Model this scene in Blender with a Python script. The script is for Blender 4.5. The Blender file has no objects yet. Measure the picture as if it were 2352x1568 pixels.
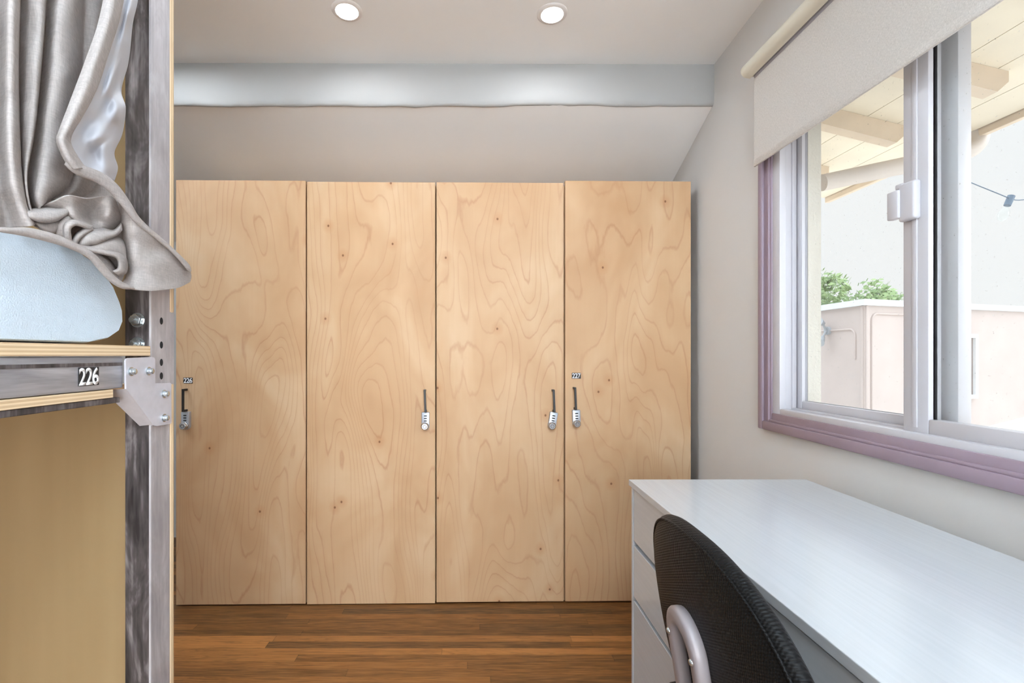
import bpy, bmesh, math, random
from mathutils import Vector, Matrix
random.seed(7)
SC = bpy.context.scene
COL = SC.collection
PI = math.pi

# ------------------------------------------------------------------ camera
FPX, CX, CY, EYE = 1150.0, 1090.0, 815.0, 1.10      # focal length and principal point in frame pixels, eye height
cam = bpy.data.cameras.new('camera')
cam.sensor_fit = 'HORIZONTAL'; cam.sensor_width = 36.0
cam.lens = 36.0 * FPX / 2352.0
cam.shift_x = (1176.0 - CX) / 2352.0
cam.shift_y = (CY - 784.0) / 2352.0
cam.clip_start = 0.02; cam.clip_end = 300
camo = bpy.data.objects.new('camera', cam); COL.objects.link(camo)
camo.location = (0, 0, EYE); camo.rotation_euler = (PI / 2, 0, 0)
SC.camera = camo

# ------------------------------------------------------------------ sky, sun, exposure
SC.view_settings.view_transform = 'Standard'
SC.view_settings.look = 'None'
SC.view_settings.exposure = 0.37
SC.view_settings.gamma = 1.0
SC.view_settings.use_curve_mapping = False
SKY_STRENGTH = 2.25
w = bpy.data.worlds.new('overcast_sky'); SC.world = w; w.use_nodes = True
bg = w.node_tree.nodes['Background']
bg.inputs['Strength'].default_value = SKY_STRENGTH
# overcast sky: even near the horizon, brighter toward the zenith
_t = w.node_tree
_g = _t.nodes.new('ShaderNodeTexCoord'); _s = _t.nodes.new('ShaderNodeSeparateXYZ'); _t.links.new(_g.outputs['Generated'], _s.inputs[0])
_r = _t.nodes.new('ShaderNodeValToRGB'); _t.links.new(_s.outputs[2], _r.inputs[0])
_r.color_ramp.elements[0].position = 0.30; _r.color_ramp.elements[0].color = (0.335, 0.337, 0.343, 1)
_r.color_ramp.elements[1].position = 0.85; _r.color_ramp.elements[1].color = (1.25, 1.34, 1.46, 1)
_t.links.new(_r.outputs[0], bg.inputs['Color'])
SUN_STRENGTH = 1.3
sun = bpy.data.lights.new('hazy_sun', 'SUN'); sun.energy = SUN_STRENGTH; sun.angle = math.radians(30)
sun.color = (0.96, 0.97, 1.0)
suno = bpy.data.objects.new('hazy_sun', sun); COL.objects.link(suno)
suno.location = (6, -3, 4)
suno.rotation_euler = Vector((1.0, -0.60, 0.20)).to_track_quat('Z', 'Y').to_euler()
LAMP_W = 2.1           # each recessed downlight
WALL_W, PANEL_UP, SIDE_UP, SIDE_DOWN = 21.0, 82.0, 37.0, 8.0     # added unseen fill lamps: wall panel and hanging panels
LAMP_COL = (0.90, 0.95, 1.0)

# ------------------------------------------------------------------ measuring helpers
def at(px, py, D):
    return Vector(((px - CX) * D / FPX, D, EYE - (py - CY) * D / FPX))
def onx(px, py, X):
    """point of the plane X = const that the photograph shows at px, py"""
    return at(px, py, X * FPX / (px - CX))

# ------------------------------------------------------------------ object helpers
ORG = {}
def tag(o, label=None, cat=None, group=None, kind=None):
    if label: o['label'] = label
    if cat: o['category'] = cat
    if group: o['group'] = group
    if kind: o['kind'] = kind
    return o
def thing(name, label, cat, loc=(0, 0, 0), rotz=0.0, group=None, local=False, kind=None):
    o = bpy.data.objects.new(name, None); COL.objects.link(o)
    o.empty_display_size = 0.05
    o.location = loc; o.rotation_euler = (0, 0, rotz)
    ORG[o.name] = Vector((0, 0, 0)) if local else Vector(loc)
    return tag(o, label, cat, group, kind)

class MB:
    def __init__(s): s.bm = bmesh.new()
    def _merge(s, b):
        me = bpy.data.meshes.new('tmp'); b.to_mesh(me); b.free(); s.bm.from_mesh(me); bpy.data.meshes.remove(me)
        return s
    def box(s, x0, x1, y0, y1, z0, z1, bev=0.0, seg=2, M=None):
        b = bmesh.new(); bmesh.ops.create_cube(b, size=1)
        for v in b.verts:
            v.co = Vector(((x0 + x1) / 2 + v.co.x * (x1 - x0), (y0 + y1) / 2 + v.co.y * (y1 - y0), (z0 + z1) / 2 + v.co.z * (z1 - z0)))
        if bev: bmesh.ops.bevel(b, geom=b.edges[:], offset=bev, segments=seg, profile=0.5, affect='EDGES')
        if M is not None: bmesh.ops.transform(b, matrix=M, verts=b.verts)
        return s._merge(b)
    def cyl(s, p0, p1, r0, r1=None, n=24, bev=0.0):
        p0, p1 = Vector(p0), Vector(p1); r1 = r0 if r1 is None else r1
        d = p1 - p0; q = d.to_track_quat('Z', 'Y').to_matrix().to_4x4()
        b = bmesh.new()
        bmesh.ops.create_cone(b, cap_ends=True, segments=n, radius1=r0, radius2=r1, depth=d.length)
        if bev:
            es = [e for e in b.edges if any(len(f.verts) > 4 for f in e.link_faces)]
            bmesh.ops.bevel(b, geom=es, offset=bev, segments=2, profile=0.5, affect='EDGES')
        bmesh.ops.transform(b, matrix=Matrix.Translation((p0 + p1) / 2) @ q, verts=b.verts)
        return s._merge(b)
    def lathe(s, prof, c, axis='Z', n=32):
        """prof: (radius, height) pairs; axis direction from c"""
        A = {'Z': (Vector((1, 0, 0)), Vector((0, 1, 0)), Vector((0, 0, 1))), '-Y': (Vector((1, 0, 0)), Vector((0, 0, 1)), Vector((0, -1, 0))),
             'X': (Vector((0, 1, 0)), Vector((0, 0, 1)), Vector((1, 0, 0)))}[axis]
        b = bmesh.new(); c = Vector(c); rings = []
        for r, h in prof:
            if r < 1e-6: rings.append([b.verts.new(c + A[2] * h)])
            else: rings.append([b.verts.new(c + A[0] * r * math.cos(2 * PI * k / n) + A[1] * r * math.sin(2 * PI * k / n) + A[2] * h) for k in range(n)])
        for a, d in zip(rings, rings[1:]):
            for k in range(n):
                k2 = (k + 1) % n
                vs = [a[k % len(a)], a[k2 % len(a)], d[k2 % len(d)], d[k % len(d)]]
                u = []
                for v in vs:
                    if v not in u: u.append(v)
                if len(u) > 2: b.faces.new(u)
        bmesh.ops.recalc_face_normals(b, faces=b.faces)
        return s._merge(b)
    def prism(s, pts, d, bev=0.0):
        """closed polygon pts (3D, planar) pushed along d"""
        b = bmesh.new(); d = Vector(d)
        vs = [b.verts.new(Vector(p)) for p in pts]; f = b.faces.new(vs)
        r = bmesh.ops.extrude_face_region(b, geom=[f])
        bmesh.ops.translate(b, vec=d, verts=[v for v in r['geom'] if isinstance(v, bmesh.types.BMVert)])
        bmesh.ops.recalc_face_normals(b, faces=b.faces)
        if bev: bmesh.ops.bevel(b, geom=b.edges[:], offset=bev, segments=2, profile=0.5, affect='EDGES')
        return s._merge(b)
    def grid(s, rows, close_u=False):
        b = bmesh.new(); vv = [[b.verts.new(Vector(p)) for p in r] for r in rows]
        for i in range(len(vv) - 1):
            m = len(vv[i]); rng = range(m if close_u else m - 1)
            for j in rng: b.faces.new((vv[i][j], vv[i][(j + 1) % m], vv[i + 1][(j + 1) % m], vv[i + 1][j]))
        return s._merge(b)
    def tube(s, pts, r, n=12, caps=True):
        pts = [Vector(p) for p in pts]; rows = []; up = None
        for i, p in enumerate(pts):
            t = (pts[min(i + 1, len(pts) - 1)] - pts[max(i - 1, 0)]).normalized()
            if up is None:
                up = Vector((0, 0, 1)) if abs(t.z) < 0.9 else Vector((1, 0, 0))
            up = (up - t * up.dot(t)).normalized(); q = t.cross(up)
            rr = r[i] if isinstance(r, (list, tuple)) else r
            rows.append([p + (up * math.cos(2 * PI * k / n) + q * math.sin(2 * PI * k / n)) * rr for k in range(n)])
        s.grid(rows, close_u=True)
        if caps:
            for row in (rows[0], rows[-1]):
                b = bmesh.new(); b.faces.new([b.verts.new(p) for p in row]); s._merge(b)
            bmesh.ops.remove_doubles(s.bm, verts=s.bm.verts, dist=1e-6)
        return s
    def build(s, name, mat, parent=None, smooth=None, weld=False):
        if weld: bmesh.ops.remove_doubles(s.bm, verts=s.bm.verts, dist=1e-5)
        bmesh.ops.recalc_face_normals(s.bm, faces=s.bm.faces) if weld else None
        co = [v.co for v in s.bm.verts]
        lo = Vector((min(c[i] for c in co) for i in range(3))); hi = Vector((max(c[i] for c in co) for i in range(3)))
        c = (lo + hi) / 2
        if parent is None: c.z = lo.z
        bmesh.ops.translate(s.bm, vec=-c, verts=s.bm.verts)
        me = bpy.data.meshes.new(name); s.bm.to_mesh(me); s.bm.free()
        if mat: me.materials.append(mat)
        if smooth is not None:
            for p in me.polygons: p.use_smooth = True
            if smooth > 0: me.set_sharp_from_angle(angle=math.radians(smooth))
        o = bpy.data.objects.new(name, me); COL.objects.link(o)
        ORG[o.name] = c
        if parent is not None:
            o.parent = parent; o.location = c - ORG[parent.name]
        else: o.location = c
        return o

def crom(P, t):
    n = len(P) - 1; i = min(int(t * n), n - 1); f = t * n - i
    p0, p1, p2, p3 = P[max(i - 1, 0)], P[i], P[i + 1], P[min(i + 2, n)]
    return 0.5 * ((2 * p1) + (p2 - p0) * f + (2 * p0 - 5 * p1 + 4 * p2 - p3) * f * f + (3 * p1 - p0 - 3 * p2 + p3) * f * f * f)
def resample(P, n): return [crom(P, k / (n - 1)) for k in range(n)]

# ------------------------------------------------------------------ materials
def srgb(r, g, b):
    f = lambda c: c / 12.92 if c <= 0.04045 else ((c + 0.055) / 1.055) ** 2.4
    return (f(r / 255), f(g / 255), f(b / 255), 1)
class NT:
    def __init__(s, name, rough=0.6, metal=0.0, spec=0.5):
        s.m = bpy.data.materials.new(name); s.m.use_nodes = True; s.t = s.m.node_tree
        s.b = s.t.nodes['Principled BSDF']
        s.b.inputs['Roughness'].default_value = rough; s.b.inputs['Metallic'].default_value = metal
        s.b.inputs['Specular IOR Level'].default_value = spec
    def n(s, typ, **kw):
        nd = s.t.nodes.new(typ)
        for k, v in kw.items(): setattr(nd, k, v)
        return nd
    def l(s, a, b): s.t.links.new(a, b)
    def coord(s, scale=(1, 1, 1), kind='Object', rnd=0.0):
        tc = s.n('ShaderNodeTexCoord'); mp = s.n('ShaderNodeMapping'); mp.inputs['Scale'].default_value = scale
        src = tc.outputs[kind]
        if rnd:
            oi = s.n('ShaderNodeObjectInfo'); ml = s.math('MULTIPLY', oi.outputs['Random'], rnd)
            cb = s.n('ShaderNodeCombineXYZ'); s.l(ml, cb.inputs[0]); s.l(ml, cb.inputs[1]); s.l(ml, cb.inputs[2])
            va = s.n('ShaderNodeVectorMath', operation='ADD'); s.l(src, va.inputs[0]); s.l(cb.outputs[0], va.inputs[1]); src = va.outputs[0]
        s.l(src, mp.inputs['Vector']); return mp.outputs['Vector']
    def noise(s, vec, scale=5, detail=2, rough=0.5, dist=0.0):
        nd = s.n('ShaderNodeTexNoise'); nd.inputs['Scale'].default_value = scale; nd.inputs['Detail'].default_value = detail
        nd.inputs['Roughness'].default_value = rough; nd.inputs['Distortion'].default_value = dist
        if vec is not None: s.l(vec, nd.inputs['Vector'])
        return nd.outputs['Fac']
    def math(s, op, a, b=None, c=None):
        nd = s.n('ShaderNodeMath', operation=op)
        for i, v in enumerate((a, b, c)):
            if v is None: continue
            if isinstance(v, (int, float)): nd.inputs[i].default_value = v
            else: s.l(v, nd.inputs[i])
        return nd.outputs[0]
    def ramp(s, fac, stops, interp='LINEAR'):
        nd = s.n('ShaderNodeValToRGB'); nd.color_ramp.interpolation = interp; e = nd.color_ramp.elements
        while len(e) < len(stops): e.new(0.5)
        for q, (p, c) in zip(e, stops):
            q.position = p; q.color = c if isinstance(c, tuple) else (c, c, c, 1)
        s.l(fac, nd.inputs[0]); return nd.outputs[0]
    def mix(s, fac, a, b, blend='MIX'):
        nd = s.n('ShaderNodeMix', data_type='RGBA', blend_type=blend)
        for i, v in ((0, fac), (6, a), (7, b)):
            if isinstance(v, (int, float, tuple)): nd.inputs[i].default_value = v
            else: s.l(v, nd.inputs[i])
        return nd.outputs[2]
    def color(s, c):
        if isinstance(c, tuple): s.b.inputs['Base Color'].default_value = c
        else: s.l(c, s.b.inputs['Base Color'])
        return s
    def bump(s, h, strength=0.2, dist=0.01):
        nd = s.n('ShaderNodeBump'); nd.inputs['Strength'].default_value = strength; nd.inputs['Distance'].default_value = dist
        s.l(h, nd.inputs['Height']); s.l(nd.outputs[0], s.b.inputs['Normal']); return s

def plain(name, c, rough=0.6, metal=0.0, var=0.04, nscale=12, bump=0.0, spec=0.5):
    t = NT(name, rough, metal, spec); v = t.coord()
    f = t.noise(v, nscale, 3)
    lo = tuple(x * (1 - var) for x in c[:3]) + (1,); hi = tuple(min(1, x * (1 + var)) for x in c[:3]) + (1,)
    t.color(t.ramp(f, [(0.3, lo), (0.7, hi)]))
    if bump: t.bump(t.noise(v, nscale * 6, 2), bump, 0.004)
    return t.m

def birch_mat():
    t = NT('birch_plywood_face', 0.5, 0, 0.3)
    v = t.coord((1, 1, 1), rnd=41.0)
    tc = t.coord((1.25, 1.0, 0.30), rnd=41.0)
    wob = t.noise(tc, 9, 4, 0.55)
    big = t.noise(tc, 3.1, 1.5, 0.4, 0.35)
    val = t.math('ADD', big, t.math('MULTIPLY', wob, 0.05))
    fr = t.math('FRACT', t.math('MULTIPLY', val, 24.0))
    line = t.ramp(fr, [(0.0, 1.0), (0.07, 0.18), (0.40, 0.0), (0.90, 0.0), (0.97, 0.75), (1.0, 1.0)])
    lw = t.math('MULTIPLY', line, t.ramp(t.noise(v, 3.3, 2), [(0.3, 0.25), (0.7, 0.8)]))
    fine = t.noise(t.coord((90, 90, 3), rnd=41.0), 1, 3)
    tone = t.noise(t.coord((1, 1, .55), rnd=17.0), 3.2, 3, 0.55, 0.6)
    base = t.ramp(tone, [(0.28, srgb(184, 143, 104)), (0.5, srgb(197, 160, 122)), (0.72, srgb(207, 175, 140))])
    base = t.mix(t.math('MULTIPLY', fine, 0.22), base, srgb(182, 142, 104))
    c = t.mix(t.math('MULTIPLY', lw, 0.62), base, srgb(158, 106, 70))
    vo = t.n('ShaderNodeTexVoronoi', voronoi_dimensions='2D'); vo.inputs['Scale'].default_value = 4.2
    sq = t.n('ShaderNodeSeparateXYZ'); t.l(t.coord((1, 1, .85), rnd=41.0), sq.inputs[0])
    cq = t.n('ShaderNodeCombineXYZ'); t.l(sq.outputs[0], cq.inputs[0]); t.l(sq.outputs[2], cq.inputs[1]); t.l(cq.outputs[0], vo.inputs['Vector'])
    sx = t.n('ShaderNodeSeparateColor'); t.l(vo.outputs['Color'], sx.inputs[0])
    keep = t.math('GREATER_THAN', sx.outputs[0], 0.66)
    dot = t.math('MULTIPLY', t.ramp(vo.outputs['Distance'], [(0.0, 1.0), (0.014, 0.9), (0.024, 0.0)]), keep)
    halo = t.math('MULTIPLY', t.ramp(vo.outputs['Distance'], [(0.0, 0.6), (0.13, 0.0)]), keep)
    c = t.mix(t.math('MULTIPLY', halo, 0.6), c, srgb(172, 112, 62))
    c = t.mix(t.math('MULTIPLY', dot, 0.85), c, srgb(105, 62, 30))
    t.color(c)
    return t.m
def floor_mat():
    t = NT('oak_strip_floor', 0.42, 0, 0.35)
    tc = t.n('ShaderNodeTexCoord'); sp = t.n('ShaderNodeSeparateXYZ'); t.l(tc.outputs['Object'], sp.inputs[0])
    W = 0.0415
    row = t.math('FLOOR', t.math('DIVIDE', sp.outputs[1], W))
    wn = t.n('ShaderNodeTexWhiteNoise', noise_dimensions='1D'); t.l(row, wn.inputs['W'])
    xs = t.math('ADD', t.math('DIVIDE', sp.outputs[0], 1.15), t.math('MULTIPLY', wn.outputs[0], 9.0))
    brd = t.math('FLOOR', xs)
    cb = t.n('ShaderNodeCombineXYZ'); t.l(row, cb.inputs[0]); t.l(brd, cb.inputs[1])
    w2 = t.n('ShaderNodeTexWhiteNoise', noise_dimensions='2D'); t.l(cb.outputs[0], w2.inputs['Vector'])
    tone = w2.outputs['Value']
    cv = t.n('ShaderNodeCombineXYZ')
    t.l(t.math('ADD', sp.outputs[0], t.math('MULTIPLY', tone, 23.0)), cv.inputs[0]); t.l(sp.outputs[1], cv.inputs[1]); t.l(t.math('MULTIPLY', tone, 7.0), cv.inputs[2])
    mp = t.n('ShaderNodeMapping'); mp.inputs['Scale'].default_value = (2.2, 34, 1); t.l(cv.outputs[0], mp.inputs['Vector'])
    g1 = t.noise(mp.outputs[0], 1.0, 4, 0.6, 0.8)
    mp2 = t.n('ShaderNodeMapping'); mp2.inputs['Scale'].default_value = (9, 210, 1); t.l(cv.outputs[0], mp2.inputs['Vector'])
    g2 = t.noise(mp2.outputs[0], 1.0, 3, 0.6)
    base = t.ramp(tone, [(0.0, srgb(62, 42, 26)), (0.2, srgb(88, 55, 27)), (0.62, srgb(106, 66, 30)), (0.86, srgb(122, 77, 36)), (1.0, srgb(172, 114, 60))])
    ln = t.ramp(t.math('FRACT', t.math('MULTIPLY', g1, 7.0)), [(0, 1.0), (0.25, 0.1), (0.8, 0.0), (1.0, 1.0)])
    c = t.mix(t.math('MULTIPLY', ln, 0.5), base, srgb(60, 36, 18))
    c = t.mix(t.ramp(g2, [(0.4, 0.0), (0.75, 0.5)]), c, srgb(176, 122, 70))
    c = t.mix(t.ramp(g2, [(0.22, 0.55), (0.42, 0.0)]), c, srgb(62, 38, 20))
    fy = t.math('FRACT', t.math('DIVIDE', sp.outputs[1], W)); fx = t.math('FRACT', xs)
    seam = t.math('MAXIMUM', t.ramp(fy, [(0.0, 1.0), (0.03, 0.0), (0.97, 0.0), (1.0, 1.0)]), t.ramp(fx, [(0.0, 1.0), (0.0015, 0.0)]))
    t.color(t.mix(t.math('MULTIPLY', seam, 0.5), c, srgb(52, 32, 18)))
    t.bump(g2, 0.08, 0.002)
    return t.m
def steel_mat(name, lo, mid, hi, rough=0.5, metal=0.55, sa=(24, 24, 8), sb=(160, 160, 8)):
    t = NT(name, rough, metal)
    a = t.noise(t.coord(sa), 1.0, 4, 0.65, 0.5); b = t.noise(t.coord(sb), 1.0, 2)
    f = t.math('ADD', t.math('MULTIPLY', a, 0.75), t.math('MULTIPLY', b, 0.25))
    t.color(t.ramp(f, [(0.36, lo), (0.5, mid), (0.64, hi)]))
    return t.m
def ply_mat(name='plywood_edge', ax=2):
    t = NT(name, 0.6)
    z = t.n('ShaderNodeSeparateXYZ'); t.l(t.coord(kind='Object'), z.inputs[0])
    fr = t.math('FRACT', t.math('DIVIDE', t.math('ADD', z.outputs[ax], 1.0), 0.0052))
    nz = t.noise(t.coord((1, 9, 90) if ax == 2 else (1, 90, 9)), 1, 3)
    c = t.ramp(fr, [(0.0, srgb(168, 132, 96)), (0.12, srgb(226, 198, 160)), (0.55, srgb(236, 212, 176)), (0.62, srgb(196, 160, 118)), (1.0, srgb(210, 176, 136))])
    t.color(t.mix(t.math('MULTIPLY', nz, 0.4), c, srgb(226, 204, 172)))
    return t.m
def fabric_mat(name, c, weave=900, rough=0.95, bump=0.35, sheen=0.2, thin=0.0):
    t = NT(name, rough, 0, 0.2)
    t.b.inputs['Sheen Weight'].default_value = 0.0
    a = t.noise(t.coord((weave, weave, weave * .12)), 1, 1); b = t.noise(t.coord((weave * .12, weave * .12, weave)), 1, 1)
    f = t.math('MULTIPLY', t.math('ADD', a, b), 0.5)
    t.color(t.ramp(f, [(0.3, tuple(x * .76 for x in c[:3]) + (1,)), (0.7, tuple(min(1, x * 1.16) for x in c[:3]) + (1,))]))
    t.bump(f, bump, 0.0012)
    if thin:      # loosely woven cloth lets some light through
        o = t.t.nodes['Material Output']; tl = t.n('ShaderNodeBsdfTranslucent'); mx = t.n('ShaderNodeMixShader'); mx.inputs[0].default_value = thin
        tl.inputs['Color'].default_value = c
        t.l(t.b.outputs[0], mx.inputs[1]); t.l(tl.outputs[0], mx.inputs[2]); t.l(mx.outputs[0], o.inputs['Surface'])
    return t.m
def glass_mat():
    m = bpy.data.materials.new('window_glass'); m.use_nodes = True; t = m.node_tree
    for n in list(t.nodes): t.nodes.remove(n)
    o = t.nodes.new('ShaderNodeOutputMaterial'); tr = t.nodes.new('ShaderNodeBsdfTransparent'); gl = t.nodes.new('ShaderNodeBsdfGlossy')
    di = t.nodes.new('ShaderNodeBsdfDiffuse'); di.inputs['Color'].default_value = (.9, .92, .95, 1)
    gl.inputs['Roughness'].default_value = 0.03; tr.inputs['Color'].default_value = (0.97, 0.985, 0.98, 1)
    lw = t.nodes.new('ShaderNodeLayerWeight'); lw.inputs['Blend'].default_value = 0.5
    pw = t.nodes.new('ShaderNodeMath'); pw.operation = 'POWER'; pw.inputs[1].default_value = 5.0; t.links.new(lw.outputs['Facing'], pw.inputs[0])
    fr = t.nodes.new('ShaderNodeMath'); fr.operation = 'MULTIPLY_ADD'; fr.inputs[1].default_value = 0.45; fr.inputs[2].default_value = 0.02; t.links.new(pw.outputs[0], fr.inputs[0])
    mx = t.nodes.new('ShaderNodeMixShader'); m2 = t.nodes.new('ShaderNodeMixShader')
    t.links.new(fr.outputs[0], mx.inputs[0]); t.links.new(tr.outputs[0], mx.inputs[1]); t.links.new(gl.outputs[0], mx.inputs[2])
    # specks of dirt on the pane
    tc = t.nodes.new('ShaderNodeTexCoord'); vo = t.nodes.new('ShaderNodeTexNoise'); vo.inputs['Scale'].default_value = 160; vo.inputs['Detail'].default_value = 2
    t.links.new(tc.outputs['Object'], vo.inputs['Vector'])
    rp = t.nodes.new('ShaderNodeValToRGB'); rp.color_ramp.elements[0].position = 0.70; rp.color_ramp.elements[0].color = (0.03, 0.03, 0.03, 1)
    rp.color_ramp.elements[1].position = 0.78; rp.color_ramp.elements[1].color = (.28, .28, .28, 1)
    t.links.new(vo.outputs['Fac'], rp.inputs[0]); t.links.new(rp.outputs[0], m2.inputs[0])
    t.links.new(mx.outputs[0], m2.inputs[1]); t.links.new(di.outputs[0], m2.inputs[2]); t.links.new(m2.outputs[0], o.inputs['Surface'])
    return m
def emit_mat(name, c, s):
    m = bpy.data.materials.new(name); m.use_nodes = True; b = m.node_tree.nodes['Principled BSDF']
    b.inputs['Base Color'].default_value = (.9, .9, .9, 1); b.inputs['Emission Color'].default_value = c; b.inputs['Emission Strength'].default_value = s
    return m
def wall_paint(name, c):
    t = NT(name, 0.75, 0, 0.3); v = t.coord()
    t.color(t.ramp(t.noise(v, 2.5, 3), [(0.3, tuple(x * .97 for x in c[:3]) + (1,)), (0.7, c)]))
    t.bump(t.math('ADD', t.noise(v, 14, 3), t.math('MULTIPLY', t.noise(v, 160, 2), 0.15)), 0.10, 0.006)
    return t.m
def desk_mat():
    t = NT('white_laminate', 0.2, 0, 0.8)
    f = t.noise(t.coord((160, 4, 160)), 1, 3)
    t.color(t.ramp(f, [(0.35, srgb(187, 191, 195)), (0.65, srgb(191, 195, 199))])); t.bump(f, 0.04, 0.0005)
    return t.m
def panel_mat():
    t = NT('bunk_end_plywood', 0.7)
    f = t.noise(t.coord((16, 16, 1.2)), 1, 3); b = t.noise(t.coord((1, 1, 3)), 1.3, 2)
    t.color(t.mix(t.math('MULTIPLY', b, .5), t.ramp(f, [(0.3, srgb(146, 118, 80)), (0.7, srgb(158, 130, 92))]), srgb(140, 118, 84)))
    return t.m
def chair_mesh_mat():
    t = NT('black_chair_mesh', 0.5, 0, 0.14)
    sp = t.n('ShaderNodeSeparateXYZ'); t.l(t.coord(), sp.inputs[0])
    a = t.math('SINE', t.math('MULTIPLY', t.math('ADD', sp.outputs[2], t.math('MULTIPLY', sp.outputs[1], .45)), 1500))
    b = t.math('SINE', t.math('MULTIPLY', sp.outputs[1], 1700))
    h = t.math('ADD', a, t.math('MULTIPLY', b, 0.8))
    f = t.math('MULTIPLY_ADD', h, 0.25, 0.5)
    t.color(t.ramp(f, [(0.2, (0.0008, 0.0008, 0.0008, 1)), (0.9, (0.006, 0.006, 0.0065, 1))])); t.bump(f, 0.7, 0.0015)
    t.b.inputs['Sheen Weight'].default_value = 0.02; t.b.inputs['Sheen Roughness'].default_value = 0.5
    return t.m
def stucco(name, c, k=0.35):
    t = NT(name, 0.9, 0, 0.2); v = t.coord()
    t.color(t.ramp(t.noise(v, 3, 4), [(0.3, tuple(x * .93 for x in c[:3]) + (1,)), (0.7, c)])); t.bump(t.noise(v, 130, 3), k, 0.004)
    return t.m
def leaf_mat():
    t = NT('tree_leaves', 0.6); oi = t.noise(t.coord(), 1.5, 2)
    t.color(t.ramp(oi, [(0.35, srgb(96, 126, 74)), (0.65, srgb(150, 172, 118))]))
    return t.m

M = dict(
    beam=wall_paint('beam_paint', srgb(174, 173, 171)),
    birch=birch_mat(), floor=floor_mat(), ply=ply_mat(), ply_end=ply_mat('plywood_end_edge', 1), glass=glass_mat(), desk=desk_mat(), panel=panel_mat(), mesh=chair_mesh_mat(), leaf=leaf_mat(),
    wall=wall_paint('wall_paint', srgb(213, 210, 207)), ceil=wall_paint('ceiling_paint', srgb(240, 238, 236)),
    steel_dark=steel_mat('raw_steel_mottled_shaded', srgb(40, 34, 33), srgb(78, 71, 70), srgb(136, 128, 128), 0.5, 0.3),  # mottled steel, with the shade of the camera-facing flange put into its colour
    steel=steel_mat('raw_steel_lit', srgb(156, 150, 152), srgb(174, 168, 170), srgb(194, 190, 192), 0.45, 0.2),  # same steel on the window side, its lighting put into the colour
    steel_rail=steel_mat('raw_steel_rail', srgb(134, 134, 140), srgb(166, 166, 172), srgb(200, 200, 205), 0.45, 0.25, (14, 3, 30), (160, 6, 160)),
    bracket=plain('galvanised_bracket', srgb(206, 203, 210), 0.5, 0.25, 0.05, 60),
    zinc=plain('zinc_bolt', srgb(200, 208, 212), 0.25, 0.9, 0.05), black=plain('black_metal', (0.012, 0.011, 0.011, 1), 0.4),
    hole=plain('dark_hole', (0.01, 0.009, 0.009, 1), 0.9), locker_in=plain('locker_carcass', srgb(178, 140, 100), 0.7),
    lock=plain('brushed_lock_metal', srgb(178, 182, 190), 0.35, 0.6, 0.06, 40), knob=plain('chrome_knob', srgb(190, 192, 196), 0.2, 0.9, 0.04),
    dial=plain('lock_dial_window', (0.015, 0.015, 0.016, 1), 0.3), numbg=plain('number_black', (0.012, 0.012, 0.014, 1), 0.5), num=plain('number_white', (0.86, 0.86, 0.88, 1), 0.5),
    purple=plain('mauve_trim_paint', srgb(146, 128, 140), 0.4, 0, 0.05, 8, 0.05), vinyl=plain('white_vinyl', srgb(196, 194, 199), 0.35, 0, 0.01),
    gasket=plain('grey_gasket', srgb(150, 148, 154), 0.6),
    blind=fabric_mat('roller_blind_fabric', srgb(206, 200, 194), 1500, 0.9, 0.1, 0.0), cassette=plain('cream_cassette', srgb(218, 212, 196), 0.45, 0, 0.01),
    linen=fabric_mat('linen_curtain', srgb(208, 200, 196), 620, bump=0.5, thin=0.38), liner=plain('satin_liner', srgb(196, 197, 204), 0.5, 0, 0.02, 20),
    mattress=plain('mattress_cover', srgb(208, 222, 234), 0.85, 0, 0.02, 80, 0.25),
    grey_plastic=plain('grey_plastic', srgb(150, 142, 144), 0.4, 0.1), dark_plastic=plain('dark_plastic', (0.02, 0.02, 0.02, 1), 0.5),
    stucco_out=stucco('outside_stucco', srgb(206, 200, 190), 0.6), pink=stucco('pink_stucco', srgb(198, 186, 181), 0.1), coping=plain('white_coping', srgb(220, 226, 230), 0.5),
    eave=plain('eave_boards', srgb(246, 236, 216), 0.75, 0, 0.06, 6), rafter=plain('rafter_paint', srgb(226, 208, 186), 0.75, 0, 0.06, 12), gutter=plain('gutter_metal', srgb(206, 196, 188), 0.5),
    roofing=plain('roof_covering', srgb(150, 140, 132), 0.9), trim_white=plain('white_outside_trim', srgb(236, 238, 240), 0.5),
    dusk_glass=plain('outside_window_pane', srgb(150, 140, 136), 0.2), flood=plain('floodlight_metal', srgb(170, 176, 182), 0.5), cable=plain('dark_cable', srgb(90, 110, 130), 0.6),
    bark=plain('tree_bark', srgb(110, 92, 76), 0.9), ground=plain('courtyard_ground', srgb(222, 218, 212), 0.9), patio=plain('patio_roof', srgb(214, 196, 176), 0.8),
    bulb=plain('clear_bulb', srgb(225, 235, 238), 0.1), lamp=emit_mat('lamp_diffuser', (1, .97, .94, 1), 6.0), trim_lamp=plain('lamp_trim', srgb(226, 220, 216), 0.4),
    oak=plain('bunk_slat_wood', srgb(214, 180, 136), 0.6),
)

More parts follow.
